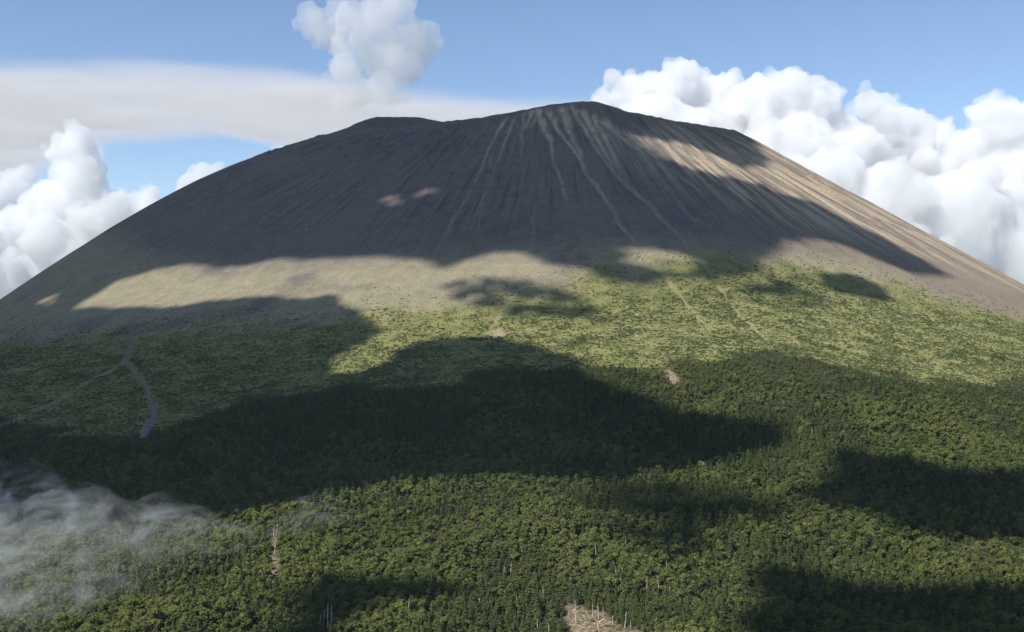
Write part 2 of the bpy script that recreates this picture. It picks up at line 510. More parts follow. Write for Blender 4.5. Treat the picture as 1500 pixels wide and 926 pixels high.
# ------------------------------------------------------------------ trail
def build_trail():
    pts = np.array(TRAIL, float)
    t = np.concatenate([[0], np.cumsum(np.hypot(*np.diff(pts, axis=0).T))])
    q = np.arange(0, t[-1], 4.0)
    px = np.interp(q, t, pts[:, 0]) + 3.5 * vnoise(q / 25., 3.) ; py = np.interp(q, t, pts[:, 1])
    tx = np.gradient(px); ty = np.gradient(py); l = np.hypot(tx, ty)
    nx, ny = -ty / l, tx / l
    w = .9 + 1.5 * sstep(120, 560, q) + 1.4 * np.abs(vnoise(q / 22., 8.)) + 2.6 * np.exp(-((q - 230) / 22) ** 2) + 2.5 * sstep(470, 540, q)
    V = []; n = 5
    for k in range(n):
        o = (k / (n - 1) * 2 - 1) * w + .5 * vnoise(q / 7., k * 4.)
        x = px + nx * o; y = py + ny * o
        V.append(np.stack([x, y, ground_z(x, y) + (.9 if 0 < k < n - 1 else -.2)], -1))
    V = np.stack(V, 1); m = len(q)
    i, j = np.meshgrid(np.arange(m - 1), np.arange(n - 1), indexing='ij')
    f = np.stack([i * n + j, (i + 1) * n + j, (i + 1) * n + j + 1, i * n + j + 1], -1).reshape(-1, 4)
    tag(obj('mountain_trail', mesh_from('mountain_trail', V.reshape(-1, 3), f, True), M_trail), 'pale gravel trail winding up the dark left slope', 'trail', kind='structure')
build_trail()

# ------------------------------------------------------------------ clouds overhead that shade the slopes
# footprints of their shadows on the ground, metres
SHADE = [
    ('summit', 2300, 0, 26, 'vast flat cloud overhead shading the volcano summit and upper slopes',
     [(-980,1880),(-860,1820),(-790,1790),(-715,1775),(-665,1850),(-596,1843),(-504,1800),(-379,1740),(-285,1697),(-198,1672),(-131,1624),(-89,1598),(-50,1614),(-10,1619),(49,1574),(96,1536),(140,1503),(171,1500),(215,1515),(260,1510),(299,1515),(342,1570),(389,1625),(431,1691),(489,1747),(539,1768),(580,1760),(634,1759),(699,1784),(749,1819),(730,1848),(686,1871),(656,1917),(615,1939),(550,1967),(490,1969),(429,1972),(379,1966),(318,1964),(285,1948),(265,1984),(238,2011),(292,2086),(335,2070),(371,2059),(414,2049),(445,2045),(500,2110),(530,2250),(560,2500),(500,3000),(100,3300),(-500,3250),(-950,2900),(-1150,2450),(-1050,2150)]),
    ('left', 1500, 0, 22, 'long dark-bellied cloud overhead shading the left slope and upper forest',
     [(-925,1975),(-830,1915),(-725,1805),(-600,1722),(-499,1672),(-432,1654),(-353,1624),(-297,1593),(-256,1581),(-225,1537),(-189,1484),(-156,1407),(-174,1367),(-195,1332),(-193,1269),(-166,1272),(-158,1334),(-140,1362),(-107,1375),(-42,1366),(8,1331),(40,1291),(70,1249),(85,1188),(106,1136),(138,1110),(167,1074),(204,1059),(236,1055),(259,1040),(251,996),(226,957),(197,930),(142,911),(82,884),(55,888),(17,901),(-28,903),(-56,899),(-85,913),(-112,901),(-138,887),(-173,868),(-189,845),(-216,827),(-246,825),(-277,809),(-327,809),(-375,803),(-480,790),(-700,850),(-1000,1050),(-1250,1400),(-1250,1800),(-1000,1960)]),
    ('small', 2000, 0.88, 14, 'small ragged cloud overhead shading the scrub below the summit',
     [(-106,1551),(-49,1561),(10,1547),(66,1505),(108,1446),(137,1393),(111,1370),(61,1402),(9,1409),(-45,1461),(-93,1502)]),
    ('fringe', 2350, 0.45, 16, 'ragged torn fringe of cloud overhead above the green right slope',
     [(125,1530),(200,1560),(280,1535),(365,1610),(410,1680),(450,1650),(400,1530),(310,1450),(230,1450),(160,1450)]),
    ('dot', 2000, 0.7, 6, 'tiny cloud scrap overhead shading a spot of scrub',
     [(40,1317),(66,1335),(92,1309),(84,1279),(54,1284)]),
    ('tongue', 1600, 0, 14, 'narrow tongue of cloud overhead shading the right slope',
     [(450,1644),(498,1667),(538,1663),(563,1631),(554,1592),(508,1572),(469,1572),(447,1599)]),
    ('veil', 2200, 0.75, 14, 'thin broken cloud overhead shading green scrub on the right',
     [(322,1522),(373,1579),(424,1585),(458,1534),(418,1493),(359,1480),(324,1488)]),
    ('right', 1700, 0, 20, 'heavy cloud overhead shading the forest at the right edge',
     [(277,943),(294,966),(319,950),(350,937),(371,919),(433,929),(560,960),(700,900),(600,760),(430,735),(350,751),(321,749),(296,755),(269,758),(261,793),(229,819),(212,852),(245,876),(266,907)]),
    ('centre', 2000, 0.9, 16, 'broken cloud overhead half shading the central forest',
     [(62,870),(99,883),(136,877),(211,847),(227,812),(194,780),(158,768),(126,725),(102,714),(83,741),(63,785),(52,831)]),
    ('corner', 1700, 0, 16, 'dense cloud overhead shading the forest at the lower right corner',
     [(150,710),(178,715),(197,705),(213,685),(230,673),(270,669),(306,655),(420,650),(450,540),(380,470),(140,480),(117,580),(132,626)]),
    ('bottom', 1700, 0, 12, 'small cloud overhead shading the nearest forest left of centre',
     [(-137,650),(-128,686),(-108,697),(-82,691),(-47,693),(-13,677),(-21,660),(-45,652),(-76,645),(-84,600),(-90,560),(-125,560),(-125,604)]),
    ('edge', 1900, 0.6, 10, 'thin cloud streak overhead shading scrub at the right edge',
     [(588,1390),(630,1407),(700,1400),(690,1340),(628,1346),(597,1352)]),
]
CLOUD_HOLES = {'summit': [(216, 1578, 40, 40, .6), (-200, 1872, 62, 26, .16), (-850, 1890, 90, 34, .2)]}
def build_shade_cloud(key, Hc, broken, ragged, label, pts):
    dense = []
    for (x0, y0), (x1, y1) in zip(pts, pts[1:] + pts[:1]):
        n = max(1, int(math.hypot(x1 - x0, y1 - y0) / 22))
        for k in range(n):
            dense.append((x0 + (x1 - x0) * k / n, y0 + (y1 - y0) * k / n))
    gx = np.array([p[0] for p in dense]); gy = np.array([p[1] for p in dense])
    lift = (Hc - ground_z(gx, gy, False)) / SUN.z
    cx = gx + SUN.x * lift; cyy = gy + SUN.y * lift
    cpts = list(zip(cx.tolist(), cyy.tolist()))
    st = 9.0 if len(pts) > 30 else (4.0 if broken else 6.0)
    X, Y = np.meshgrid(np.arange(cx.min() - 60, cx.max() + 60, st), np.arange(cyy.min() - 60, cyy.max() + 60, st), indexing='ij')
    d = poly_sdf(X, Y, cpts)
    d = d + ragged * fbm(X / (3.2 * ragged), Y / (3.2 * ragged), Hc * .01 + len(pts), 4, .6)
    for hx, hy, ha, hb, amt in CLOUD_HOLES.get(key, []):
        l = (Hc - float(ground_z(hx, hy, False))) / SUN.z
        q = ((X - hx - SUN.x * l) / ha) ** 2 + ((Y - hy - SUN.y * l) / hb) ** 2
        n = fbm(X / 26., Y / 26., 3., 3)
        fine = fbm(X / 12., Y / 12., 13., 2)
        rim_d = (np.sqrt(q) - 1 - .7 * n) * hb
        d = np.where(rim_d < 0, np.where(fine < np.quantile(fine, amt), -1, np.minimum(d, 9)), np.minimum(d, rim_d + 9))
    if broken:                              # share of the sky this cloud covers
        n = fbm(X / 12., Y / 12., 40 + len(pts), 2) + .25 * fbm(X / 45., Y / 45., 7., 2)
        d = np.where(n < np.quantile(n, 1 - broken), -1, np.minimum(d, 9))
    keep = d > 0
    # keep only cells with all four corners inside
    cell = keep[:-1, :-1] & keep[1:, :-1] & keep[1:, 1:] & keep[:-1, 1:]
    ii, jj = np.where(cell)
    ny = X.shape[1]
    quads = np.stack([ii * ny + jj, (ii + 1) * ny + jj, (ii + 1) * ny + jj + 1, ii * ny + jj + 1], -1)
    used, inv = np.unique(quads, return_inverse=True)
    quads = inv.reshape(-1, 4)
    # rim vertices: those touched by fewer than four cells
    cnt = np.bincount(quads.ravel(), minlength=len(used))
    rim = cnt < 4
    x = X.ravel()[used]; y = Y.ravel()[used]; dd = np.maximum(d.ravel()[used], 0)
    puff = 1 + .45 * fbm(x / 55., y / 55., 9., 4)
    top = np.where(rim, 0, np.minimum(.55 * dd, 26 + 16 * np.sqrt(dd))) * puff
    bot = np.where(rim, 0, np.minimum(.35 * dd, 10 + 3 * np.sqrt(dd))) * puff
    n = len(used)
    low_idx = np.where(rim, np.arange(n), n + np.cumsum(~rim) - 1)
    vt = np.stack([x, y, Hc + top], -1)
    vb = np.stack([x, y, Hc - bot], -1)[~rim]
    f = np.vstack([quads, low_idx[quads][:, ::-1]])
    o = obj('overhead_cloud', mesh_from('overhead_cloud', np.vstack([vt, vb]), f, True), M_shade_cloud)
    tag(o, label, 'cloud', 'clouds overhead that shade the slopes')
for rec in SHADE:
    build_shade_cloud(*rec)

# ------------------------------------------------------------------ tree meshes
def quads_to_arrays(centres, normals, size, rnd, aspect=1.0):
    n = len(centres)
    nrm = normals / np.maximum(np.linalg.norm(normals, axis=1, keepdims=True), 1e-6)
    ref = rnd.normal(size=(n, 3))
    u = np.cross(nrm, ref); u /= np.maximum(np.linalg.norm(u, axis=1, keepdims=True), 1e-6)
    v = np.cross(nrm, u)
    sz = (size * (.6 + .8 * rnd.random(n)))[:, None]
    u = u * sz * aspect; v = v * sz
    bend = nrm * sz * .25
    verts = np.stack([centres - u - v * .4, centres - v * .9 + bend * 0, centres + u + bend, centres + v * .8 - bend], 1)
    return verts.reshape(-1, 3), np.arange(4 * n).reshape(-1, 4)

def crown_fir(seed, H=9.0, rad=1.9, n=430, base=.2):
    rnd = np.random.default_rng(seed)
    lay = rnd.integers(0, 11, n) / 11.0
    t = np.clip(lay + .05 * rnd.normal(size=n), 0, 1)
    tt = base + (1 - base) * t
    ang = rnd.random(n) * 2 * np.pi
    lobe = 1 + .28 * np.sin(3 * ang + lay * 17 + seed) + .15 * np.sin(5 * ang - lay * 31)
    rr = rad * (1 - t) ** .85 * lobe * np.sqrt(.12 + .88 * rnd.random(n)) + .08
    z = H * tt - .28 * rr + .25 * rnd.normal(size=n) * .5
    c = np.stack([rr * np.cos(ang), rr * np.sin(ang), z], -1)
    nm = np.stack([.55 * np.cos(ang), .55 * np.sin(ang), np.ones(n)], -1) + .45 * rnd.normal(size=(n, 3))
    return quads_to_arrays(c, nm, np.full(n, .40), rnd) + (rnd,)

def crown_broad(seed, H=8.0, rad=2.6, n=520):
    rnd = np.random.default_rng(seed)
    k = 8
    lc = np.stack([rnd.normal(size=k) * rad * .42, rnd.normal(size=k) * rad * .42, H * (.45 + .40 * rnd.random(k))], -1)
    lc[0] = (0, 0, H * .80)
    lr = rad * (.36 + .26 * rnd.random(k))
    w = rnd.integers(0, k, n)
    d = rnd.normal(size=(n, 3)); d /= np.linalg.norm(d, axis=1, keepdims=True)
    d[:, 2] = np.where(d[:, 2] < -.35, -d[:, 2], d[:, 2])
    rr = lr[w] * (.72 + .36 * rnd.random(n))
    c = lc[w] + d * rr[:, None] * np.array([1, 1, .8])
    nm = d + .55 * rnd.normal(size=(n, 3)) + np.array([0, 0, .3])
    return quads_to_arrays(c, nm, np.full(n, .42), rnd) + (rnd,)

def crown_pine(seed, H=9.0, rad=2.5, n=440):
    rnd = np.random.default_rng(seed)
    k = 8
    hz = np.sort(.38 + .60 * rnd.random(k)); hz[-1] = .97
    ang = rnd.random(k) * 6.28
    off = rad * (.75 * (1.05 - hz)) * (.5 + .8 * rnd.random(k))
    pc = np.stack([off * np.cos(ang), off * np.sin(ang), H * hz], -1)
    pr = rad * (.34 + .32 * rnd.random(k)) * (1.25 - .55 * hz)
    w = rnd.integers(0, k, n)
    a2 = rnd.random(n) * 6.28; q = np.sqrt(rnd.random(n))
    c = pc[w] + np.stack([pr[w] * q * np.cos(a2), pr[w] * q * np.sin(a2), .16 * pr[w] * rnd.normal(size=n) + .28 * pr[w] * (1 - q * q)], -1)
    nm = np.stack([.5 * q * np.cos(a2), .5 * q * np.sin(a2), np.ones(n)], -1) + .4 * rnd.normal(size=(n, 3))
    return quads_to_arrays(c, nm, np.full(n, .38), rnd) + (rnd,)

def crown_scrub(seed, n=120):
    rnd = np.random.default_rng(seed)
    k = 5
    lc = np.stack([rnd.normal(size=k) * .42, rnd.normal(size=k) * .42, .18 + .2 * rnd.random(k)], -1)
    lr = .32 + .25 * rnd.random(k)
    w = rnd.integers(0, k, n)
    d = rnd.normal(size=(n, 3)); d /= np.linalg.norm(d, axis=1, keepdims=True); d[:, 2] = np.abs(d[:, 2])
    c = lc[w] + d * (lr[w] * (.75 + .3 * rnd.random(n)))[:, None] * np.array([1, 1, .8])
    nm = d + .5 * rnd.normal(size=(n, 3))
    return quads_to_arrays(c, nm, np.full(n, .15), rnd) + (rnd,)

def tube(p0, p1, r0, r1, sides=6):
    p0 = np.array(p0, float); p1 = np.array(p1, float)
    ax = p1 - p0; ax /= np.linalg.norm(ax)
    ref = np.array([1., 0, 0]) if abs(ax[0]) < .8 else np.array([0, 1., 0])
    u = np.cross(ax, ref); u /= np.linalg.norm(u); v = np.cross(ax, u)
    t = np.arange(sides) / sides * 2 * np.pi
    ring = np.cos(t)[:, None] * u + np.sin(t)[:, None] * v
    V = np.vstack([p0 + ring * r0, p1 + ring * r1])
    k = np.arange(sides); k2 = (k + 1) % sides
    return V, np.stack([k, k2, k2 + sides, k + sides], -1)

def limb(points, radii, sides=6):
    """one continuous tapering limb through several points"""
    P = [np.array(p, float) for p in points]
    V = []
    for i, p in enumerate(P):
        ax = P[min(i + 1, len(P) - 1)] - P[max(i - 1, 0)]; ax /= np.linalg.norm(ax)
        ref = np.array([1., 0, 0]) if abs(ax[0]) < .8 else np.array([0, 1., 0])
        u = np.cross(ax, ref); u /= np.linalg.norm(u); v = np.cross(ax, u)
        t = np.arange(sides) / sides * 2 * np.pi
        V.append(p + (np.cos(t)[:, None] * u + np.sin(t)[:, None] * v) * radii[i])
    k = np.arange(sides); k2 = (k + 1) % sides
    F = [np.stack([k + i * sides, k2 + i * sides, k2 + (i + 1) * sides, k + (i + 1) * sides], -1) for i in range(len(P) - 1)]
    return np.vstack(V), np.vstack(F)

def join(parts):
    V = []; F = []; n = 0
    for v, f in parts:
        V.append(v); F.append(f + n); n += len(v)
    return np.vstack(V), np.vstack(F)

def trunk_mesh(seed, H, r, kind):
    rnd = np.random.default_rng(seed + 500)
    lean = rnd.normal(size=2) * .05 * H
    pts = [(lean[0] * t * t, lean[1] * t * t, -.6 + (H * .96 + .6) * t) for t in (0, .15, .5, .8, 1)]
    parts = [limb(pts, [r * 1.25, r, r * .75, r * .4, r * .1])]
    for k in range(6):
        t = .35 + .5 * rnd.random(); a = rnd.random() * 6.28; l = H * .22 * (1.2 - t)
        b = (lean[0] * t * t, lean[1] * t * t, H * .96 * t)
        up = -.1 if kind == 'fir' else .7
        parts.append(limb([b, (b[0] + l * .6 * math.cos(a), b[1] + l * .6 * math.sin(a), b[2] + l * .45 * up), (b[0] + l * math.cos(a), b[1] + l * math.sin(a), b[2] + l * up)], [r * .4, r * .28, r * .1], 4))
    return join(parts)

VARIANTS = []          # kind, trunk mesh, crown mesh, joined mesh
def add_variant(kind, seed):
    rnd0 = np.random.default_rng(seed + 900)
    if kind == 'fir':
        H = 6.8 + 2.0 * rnd0.random(); cv, cf, rnd = crown_fir(seed, H, 2.0 + .7 * rnd0.random()); mat = M_fir; tr = .15
    elif kind == 'broad':
        H = 6.0 + 2.0 * rnd0.random(); cv, cf, rnd = crown_broad(seed, H, 2.3 + .7 * rnd0.random()); mat = M_broad; tr = .16
    else:
        H = 6.8 + 2.2 * rnd0.random(); cv, cf, rnd = crown_pine(seed, H, 2.2 + .6 * rnd0.random()); mat = M_pine; tr = .16
    tv, tf = trunk_mesh(seed, H, tr, kind)
    tm = mesh_from(kind + '_trunk', tv, tf, True); tm.materials.append(M_bark)
    cm = mesh_from(kind + '_crown', cv, cf); cm.materials.append(mat)
    tone = np.repeat(rnd.random(len(cf)) ** 2 * .8, 4).astype(np.float32)
    cm.attributes.new('tone', 'FLOAT', 'POINT').data.foreach_set('value', tone)
    jv, jf = join([(tv, tf), (cv, cf)])
    jm = mesh_from(kind + '_tree', jv, jf); jm.materials.append(M_bark); jm.materials.append(mat)
    jm.polygons.foreach_set('material_index', np.concatenate([np.zeros(len(tf)), np.ones(len(cf))]).astype(np.int32))
    jm.attributes.new('tone', 'FLOAT', 'POINT').data.foreach_set('value', np.concatenate([np.zeros(len(tv), np.float32), tone]))
    VARIANTS.append((kind, tm, cm, jm))
for k in range(4): add_variant('fir', 11 + k)
for k in range(4): add_variant('broad', 31 + k)
for k in range(3): add_variant('pine', 51 + k)

def scatter_object(name, pos, rot, scale, idx, meshes, label, cat):
    """one uncountable mass: alike plants on given points"""
    src = bpy.data.collections.new(name + '_kinds')
    for k, me in enumerate(meshes):
        src.objects.link(bpy.data.objects.new('%s_kind_%02d' % (name, k), me))
    me = bpy.data.meshes.new(name)
    me.vertices.add(len(pos)); me.vertices.foreach_set('co', pos.astype(np.float32).ravel())
    me.attributes.new('rot', 'FLOAT_VECTOR', 'POINT').data.foreach_set('vector', rot.astype(np.float32).ravel())
    me.attributes.new('scl', 'FLOAT_VECTOR', 'POINT').data.foreach_set('vector', scale.astype(np.float32).ravel())
    me.attributes.new('idx', 'INT', 'POINT').data.foreach_set('value', idx.astype(np.int32))
    o = obj(name, me)
    ng = bpy.data.node_groups.new(name, 'GeometryNodeTree')
    ng.interface.new_socket('Geometry', in_out='INPUT', socket_type='NodeSocketGeometry')
    ng.interface.new_socket('Geometry', in_out='OUTPUT', socket_type='NodeSocketGeometry')
    N = ng.nodes; L = ng.links.new
    gi = N.new('NodeGroupInput'); go = N.new('NodeGroupOutput')
    ci = N.new('GeometryNodeCollectionInfo'); ci.inputs['Collection'].default_value = src
    ci.inputs['Separate Children'].default_value = True; ci.inputs['Reset Children'].default_value = True
    ip = N.new('GeometryNodeInstanceOnPoints'); ip.inputs['Pick Instance'].default_value = True
    def attr(nm, t):
        a = N.new('GeometryNodeInputNamedAttribute'); a.data_type = t; a.inputs['Name'].default_value = nm
        return a.outputs['Attribute']
    L(gi.outputs[0], ip.inputs['Points']); L(ci.outputs[0], ip.inputs['Instance'])
    L(attr('idx', 'INT'), ip.inputs['Instance Index'])
    L(attr('rot', 'FLOAT_VECTOR'), ip.inputs['Rotation'])
    L(attr('scl', 'FLOAT_VECTOR'), ip.inputs['Scale'])
    L(ip.outputs[0], go.inputs[0])
    md = o.modifiers.new('scatter', 'NODES'); md.node_group = ng
    return tag(o, label, cat, kind='stuff')

def jitter_grid(x0, x1, y0, y1, sp, seed):
    r = np.random.default_rng(seed)
    X, Y = np.meshgrid(np.arange(x0, x1, sp), np.arange(y0, y1, sp), indexing='ij')
    X = X.ravel() + (r.random(X.size) - .5) * sp * .95; Y = Y.ravel() + (r.random(Y.size) - .5) * sp * .95
    return X, Y, r

def in_view(x, y, z):
    f = 38.6 / 36 * 1500
    u = 750 + f * x / y; v = 445 - f * z / y
    return u, v

# standing dead trunks: place and height
SNAGS = [(-5,707,4.4),(-1,712,4.0),(6,743,3.7),(56,730,8.2),(53,738,3.7),(66,694,4.3),(69,689,6.0),(67,675,4.2),(83,673,5.0),(19,667,3.7),(3,655,3.7),(49,618,9.2),(52,624,5.4),(46,624,7.8),(62,602,9.7),(65,600,5.2),(56,609,5.3),(28,618,4.6),(32,622,5.4),(36,611,13.7),(-19,643,4.8),(94,654,4.1),(78,751,5.6),(20,596,3.7),(14,603,3.4),(-173,795,6.9),(-171,795,7.9),(-164,756,5.6),(-145,740,6.4),(-144,745,5.1),(-102,606,11.3),(-100,606,9.8),(-105,609,6.1),(-106,603,5.2),(-73,679,3.8),(-61,640,5.6),(-228,705,6.6),(91,721,4.0),(100,710,4.4),(275,1006,6.3),(-66,891,5.0),(89,662,5.8)]
# ------------------------------------------------------------------ the forest
X, Y, r_ = jitter_grid(-980, 980, 380, 1520, 3.7, 3)
ok = (np.abs(X) < .60 * Y + 40) & (tree_line(X, Y) > 0)
X, Y = X[ok], Y[ok]
past = tree_line(X, Y)
dens = .40 + .60 * sstep(0, 90, past) + .25 * fbm(X / 40., Y / 40., 21., 3)
bare = bare_cover(X, Y)
for sx, sy, sh in SNAGS:
    bare = np.where((np.abs(X - sx) < 2.6) & (Y < sy + 2.5) & (Y > sy - 8), 1, bare)
ok = (r_.random(len(X)) < dens) & (bare < .3) & (seg_dist(X, Y, TRAIL) > 6)
ok &= poly_sdf(X, Y, CLEARING) < 2
X, Y, past = X[ok], Y[ok], past[ok]
Z = ground_z(X, Y)
kindn = fbm(X / 70., Y / 70., 33., 3) + .35 * r_.normal(size=len(X))
# firs on the darker upper belt, broadleaved trees low on the left
kindn = kindn - .25 * sstep(900, 1150, Y) * (1 - 1.9 * sstep(110, 230, X)) + .35 * sstep(50, 250, -X) * (1 - sstep(700, 900, Y))
pick = np.where(kindn > .10, 4 + r_.integers(0, 4, len(X)), np.where(kindn < -.25, r_.integers(0, 4, len(X)), 8 + r_.integers(0, 3, len(X))))
size = (.50 + .80 * r_.random(len(X)) ** 2.2) * (.55 + .45 * sstep(0, 120, past)) * (1 + .25 * vnoise(X / 30., Y / 30., 4.))
size *= np.where(r_.random(len(X)) < .03, 1.3, 1.0)
rz = r_.random(len(X)) * 6.283
u, v = in_view(X, Y, Z + 7 * size)
u2, v2 = in_view(X, Y, Z)
vis = (u > 0) & (u < 1500) & (v < 921)
order = np.argsort(np.where(vis, Y / size ** .3, 1e9))
near = np.zeros(len(X), bool); near[order[:300]] = True
rest = ~near
n = int(rest.sum())
rot = np.stack([.05 * r_.normal(size=n), .05 * r_.normal(size=n), rz[rest]], -1)
wid = size[rest] * (.85 + .3 * r_.random(n))
scatter_object('forest', np.stack([X, Y, Z - .15], -1)[rest], rot, np.stack([wid, wid, size[rest]], -1), pick[rest], [v_[3] for v_ in VARIANTS],
               'dense mixed green forest covering the foot of the volcano', 'forest')
KIND = {'fir': ('fir_tree', 'fir tree', 'conical fir tree'), 'broad': ('broadleaf_tree', 'broadleaf tree', 'rounded broadleaf tree'), 'pine': ('pine_tree', 'pine tree', 'layered pine tree')}
def where_label(u):
    if abs(u - 880) < 75: return 'by the brown clearing'
    if u < 170: return 'at far lower left'
    if u < 330: return 'in lower left mist'
    if u < 560: return 'near bleached dead trunks'
    if u < 800: return 'left of brown clearing'
    if u < 1120: return 'right of brown clearing'
    if u < 1320: return 'in lower right shade'
    return 'at far lower right'
ORD = ['leftmost'] + [w + ' from left' for w in 'second third fourth fifth sixth seventh eighth ninth tenth eleventh twelfth thirteenth fourteenth fifteenth sixteenth seventeenth eighteenth nineteenth twentieth twenty-first twenty-second twenty-third twenty-fourth twenty-fifth twenty-sixth twenty-seventh twenty-eighth twenty-ninth thirtieth'.split()]
def ordinal_labels(recs):
    """recs: (key phrase, x) -> a phrase that tells look-alikes apart by their order from the left"""
    by = {}
    for i, (ph, x) in enumerate(recs): by.setdefault(ph, []).append((x, i))
    out = [None] * len(recs)
    for ph, l in by.items():
        l.sort()
        for k, (x, i) in enumerate(l):
            out[i] = ph if len(l) == 1 else '%s, %s' % (ph, 'rightmost' if k == len(l) - 1 else ORD[min(k, len(ORD) - 1)])
    return out
ids = np.where(near)[0]
rows = np.median(Y[ids])
recs = []
for i in ids:
    sz = 'tall' if size[i] > .95 else ('small' if size[i] < .68 else 'medium')
    row = 'at bottom edge' if Y[i] < rows else 'behind front row'
    recs.append(('%s %s %s %s' % (sz, KIND[VARIANTS[pick[i]][0]][2], row, where_label(u[i])), u[i]))
for i, lab in zip(ids, ordinal_labels(recs)):
    kind, tm, cm, jm = VARIANTS[pick[i]]
    nm, cat, base = KIND[kind]
    t = thing(nm, lab, cat, (X[i], Y[i], Z[i] - .15), rz[i], '%ss along the front of the forest' % cat, size[i])
    obj('trunk', tm, None, t); obj('crown', cm, None, t)

# ------------------------------------------------------------------ scrub on the middle slopes
scrub_meshes = []
for k in range(4):
    cv, cf, rnd = crown_scrub(70 + k)
    sm = mesh_from('scrub_bush', cv, cf); sm.materials.append(M_scrub)
    sm.attributes.new('tone', 'FLOAT', 'POINT').data.foreach_set('value', np.repeat(rnd.random(len(cf)) ** 2 * .8, 4).astype(np.float32))
    scrub_meshes.append(sm)
X, Y, r_ = jitter_grid(-1150, 1150, 1000, 1900, 2.7, 5)
ok = np.abs(X) < .56 * Y + 40
X, Y = X[ok], Y[ok]
cov = scrub_cover(X, Y)
tl = tree_line(X, Y)
clump = fbm(X / 22., Y / 22., 50., 3)
p = np.clip(cov ** 1.3 * (.62 + .55 * clump) + .012 * (cov > .03), 0, .95)
ok = (r_.random(len(X)) < p) & (bare_cover(X, Y) < .25) & (seg_dist(X, Y, TRAIL) > 5) & (tl < 70)
X, Y, cov, clump = X[ok], Y[ok], cov[ok], clump[ok]
cxs, cys, _r = jitter_grid(20, 95, 550, 665, 3.4, 15)
okc = (poly_sdf(cxs, cys, CLEARING) > -3) & (_r.random(len(cxs)) < .38)
X = np.concatenate([X, cxs[okc]]); Y = np.concatenate([Y, cys[okc]])
cov = np.concatenate([cov, np.full(okc.sum(), .3)]); clump = np.concatenate([clump, np.zeros(okc.sum())])
n = len(X)
sz = (.68 + 1.35 * r_.random(n) ** 2.8) * (.75 + .5 * cov) * (1 + .25 * clump)
scatter_object('scrub', np.stack([X, Y, ground_z(X, Y) - .1], -1), np.stack([.0 * sz, .0 * sz, r_.random(n) * 6.28], -1),
               np.stack([sz * 1.15, sz * 1.15, sz * .85], -1), r_.integers(0, 4, n), scrub_meshes,
               'low green scrub dotted over the grassy lower slope', 'scrub')
print('TREES', int(rest.sum()), 'SCRUB', n)
# ------------------------------------------------------------------ clouds beyond the mountain
bm = bmesh.new()
bmesh.ops.create_icosphere(bm, subdivisions=2, radius=1.0)
bm.verts.ensure_lookup_table()
ICO_V = np.array([v.co[:] for v in bm.verts]); ICO_F = np.array([[v.index for v in f.verts] for f in bm.faces])
bm.free()
def remeshed(me, voxel, smooth):
    tmp = bpy.data.objects.new('tmp', me); col.objects.link(tmp)
    md = tmp.modifiers.new('r', 'REMESH'); md.mode = 'VOXEL'; md.voxel_size = voxel
    if smooth:
        sm = tmp.modifiers.new('s', 'SMOOTH'); sm.iterations = smooth; sm.factor = .5
    dg = bpy.context.evaluated_depsgraph_get()
    out = bpy.data.meshes.new_from_object(tmp.evaluated_get(dg))
    bpy.data.objects.remove(tmp); bpy.data.meshes.remove(me)
    return out

def outer_shell(me):
    """drop hollows left inside the body: keep the largest connected shell"""
    n = len(me.vertices)
    e = np.empty(len(me.edges) * 2, np.int32); me.edges.foreach_get('vertices', e); e = e.reshape(-1, 2)
    lab = np.arange(n)
    while True:
        m = np.minimum(lab[e[:, 0]], lab[e[:, 1]])
        new = lab.copy()
        np.minimum.at(new, e[:, 0], m); np.minimum.at(new, e[:, 1], m)
        new = new[new]; new = new[new]
        if (new == lab).all(): break
        lab = new
    keep = np.bincount(lab, minlength=n).argmax()
    co = np.empty(n * 3, np.float32); me.vertices.foreach_get('co', co); co = co.reshape(-1, 3)
    f = np.empty(len(me.loops), np.int32); me.loops.foreach_get('vertex_index', f); f = f.reshape(-1, 4)
    f = f[lab[f[:, 0]] == keep]
    used, inv = np.unique(f, return_inverse=True)
    bpy.data.meshes.remove(me)
    return mesh_from('shell', co[used], inv.reshape(-1, 4), True)

def lump_mesh(name, lobes, voxel, seed, kids=(11, 6), shrink=(.42, .40), wave=420.0, amp=95.0, up=.2):
    """billowing closed body: lobes with smaller lobes growing out of them, fused, then broken up into billows"""
    rnd = random.Random(seed)
    balls = [(Vector(c), r) for c, r in lobes]
    level = list(balls)
    for n, sh in zip(kids, shrink):
        nxt = []
        for c, r in level:
            for q in range(n):
                d = Vector((rnd.gauss(0, 1), rnd.gauss(0, 1), rnd.gauss(0, 1) + up)).normalized()
                nxt.append((c + d * (r * rnd.uniform(.78, 1.0)), r * sh * rnd.uniform(.5, 1.2)))
        balls += nxt; level = nxt
    cs = np.array([b[0][:] for b in balls]); rs = np.array([b[1] for b in balls])
    V = (ICO_V[None] * rs[:, None, None] + cs[:, None]).reshape(-1, 3)
    F = (ICO_F[None] + (np.arange(len(balls)) * len(ICO_V))[:, None, None]).reshape(-1, 3)
    out = remeshed(mesh_from(name + '_raw', V, F), voxel, 2)
    n = len(out.vertices)
    co = np.empty(n * 3, np.float32); out.vertices.foreach_get('co', co); co = co.reshape(-1, 3).astype(float)
    no = np.empty(n * 3, np.float32); out.vertex_normals.foreach_get('vector', no); no = no.reshape(-1, 3)
    q = co / wave + seed * 3.3
    f = 0.0; a = amp; k = 1.0
    for o_ in range(4):
        f = f + a * (.42 - np.abs(vnoise(q[:, 0] * k, q[:, 1] * k, q[:, 2] * k)) * 1.5)
        a *= .52; k *= 2.1
    co = co + no * f[:, None]
    out.vertices.foreach_set('co', co.astype(np.float32).ravel()); out.update()
    out = outer_shell(remeshed(out, voxel, 1))
    out.name = name
    out.polygons.foreach_set('use_smooth', np.ones(len(out.polygons), bool))
    return out

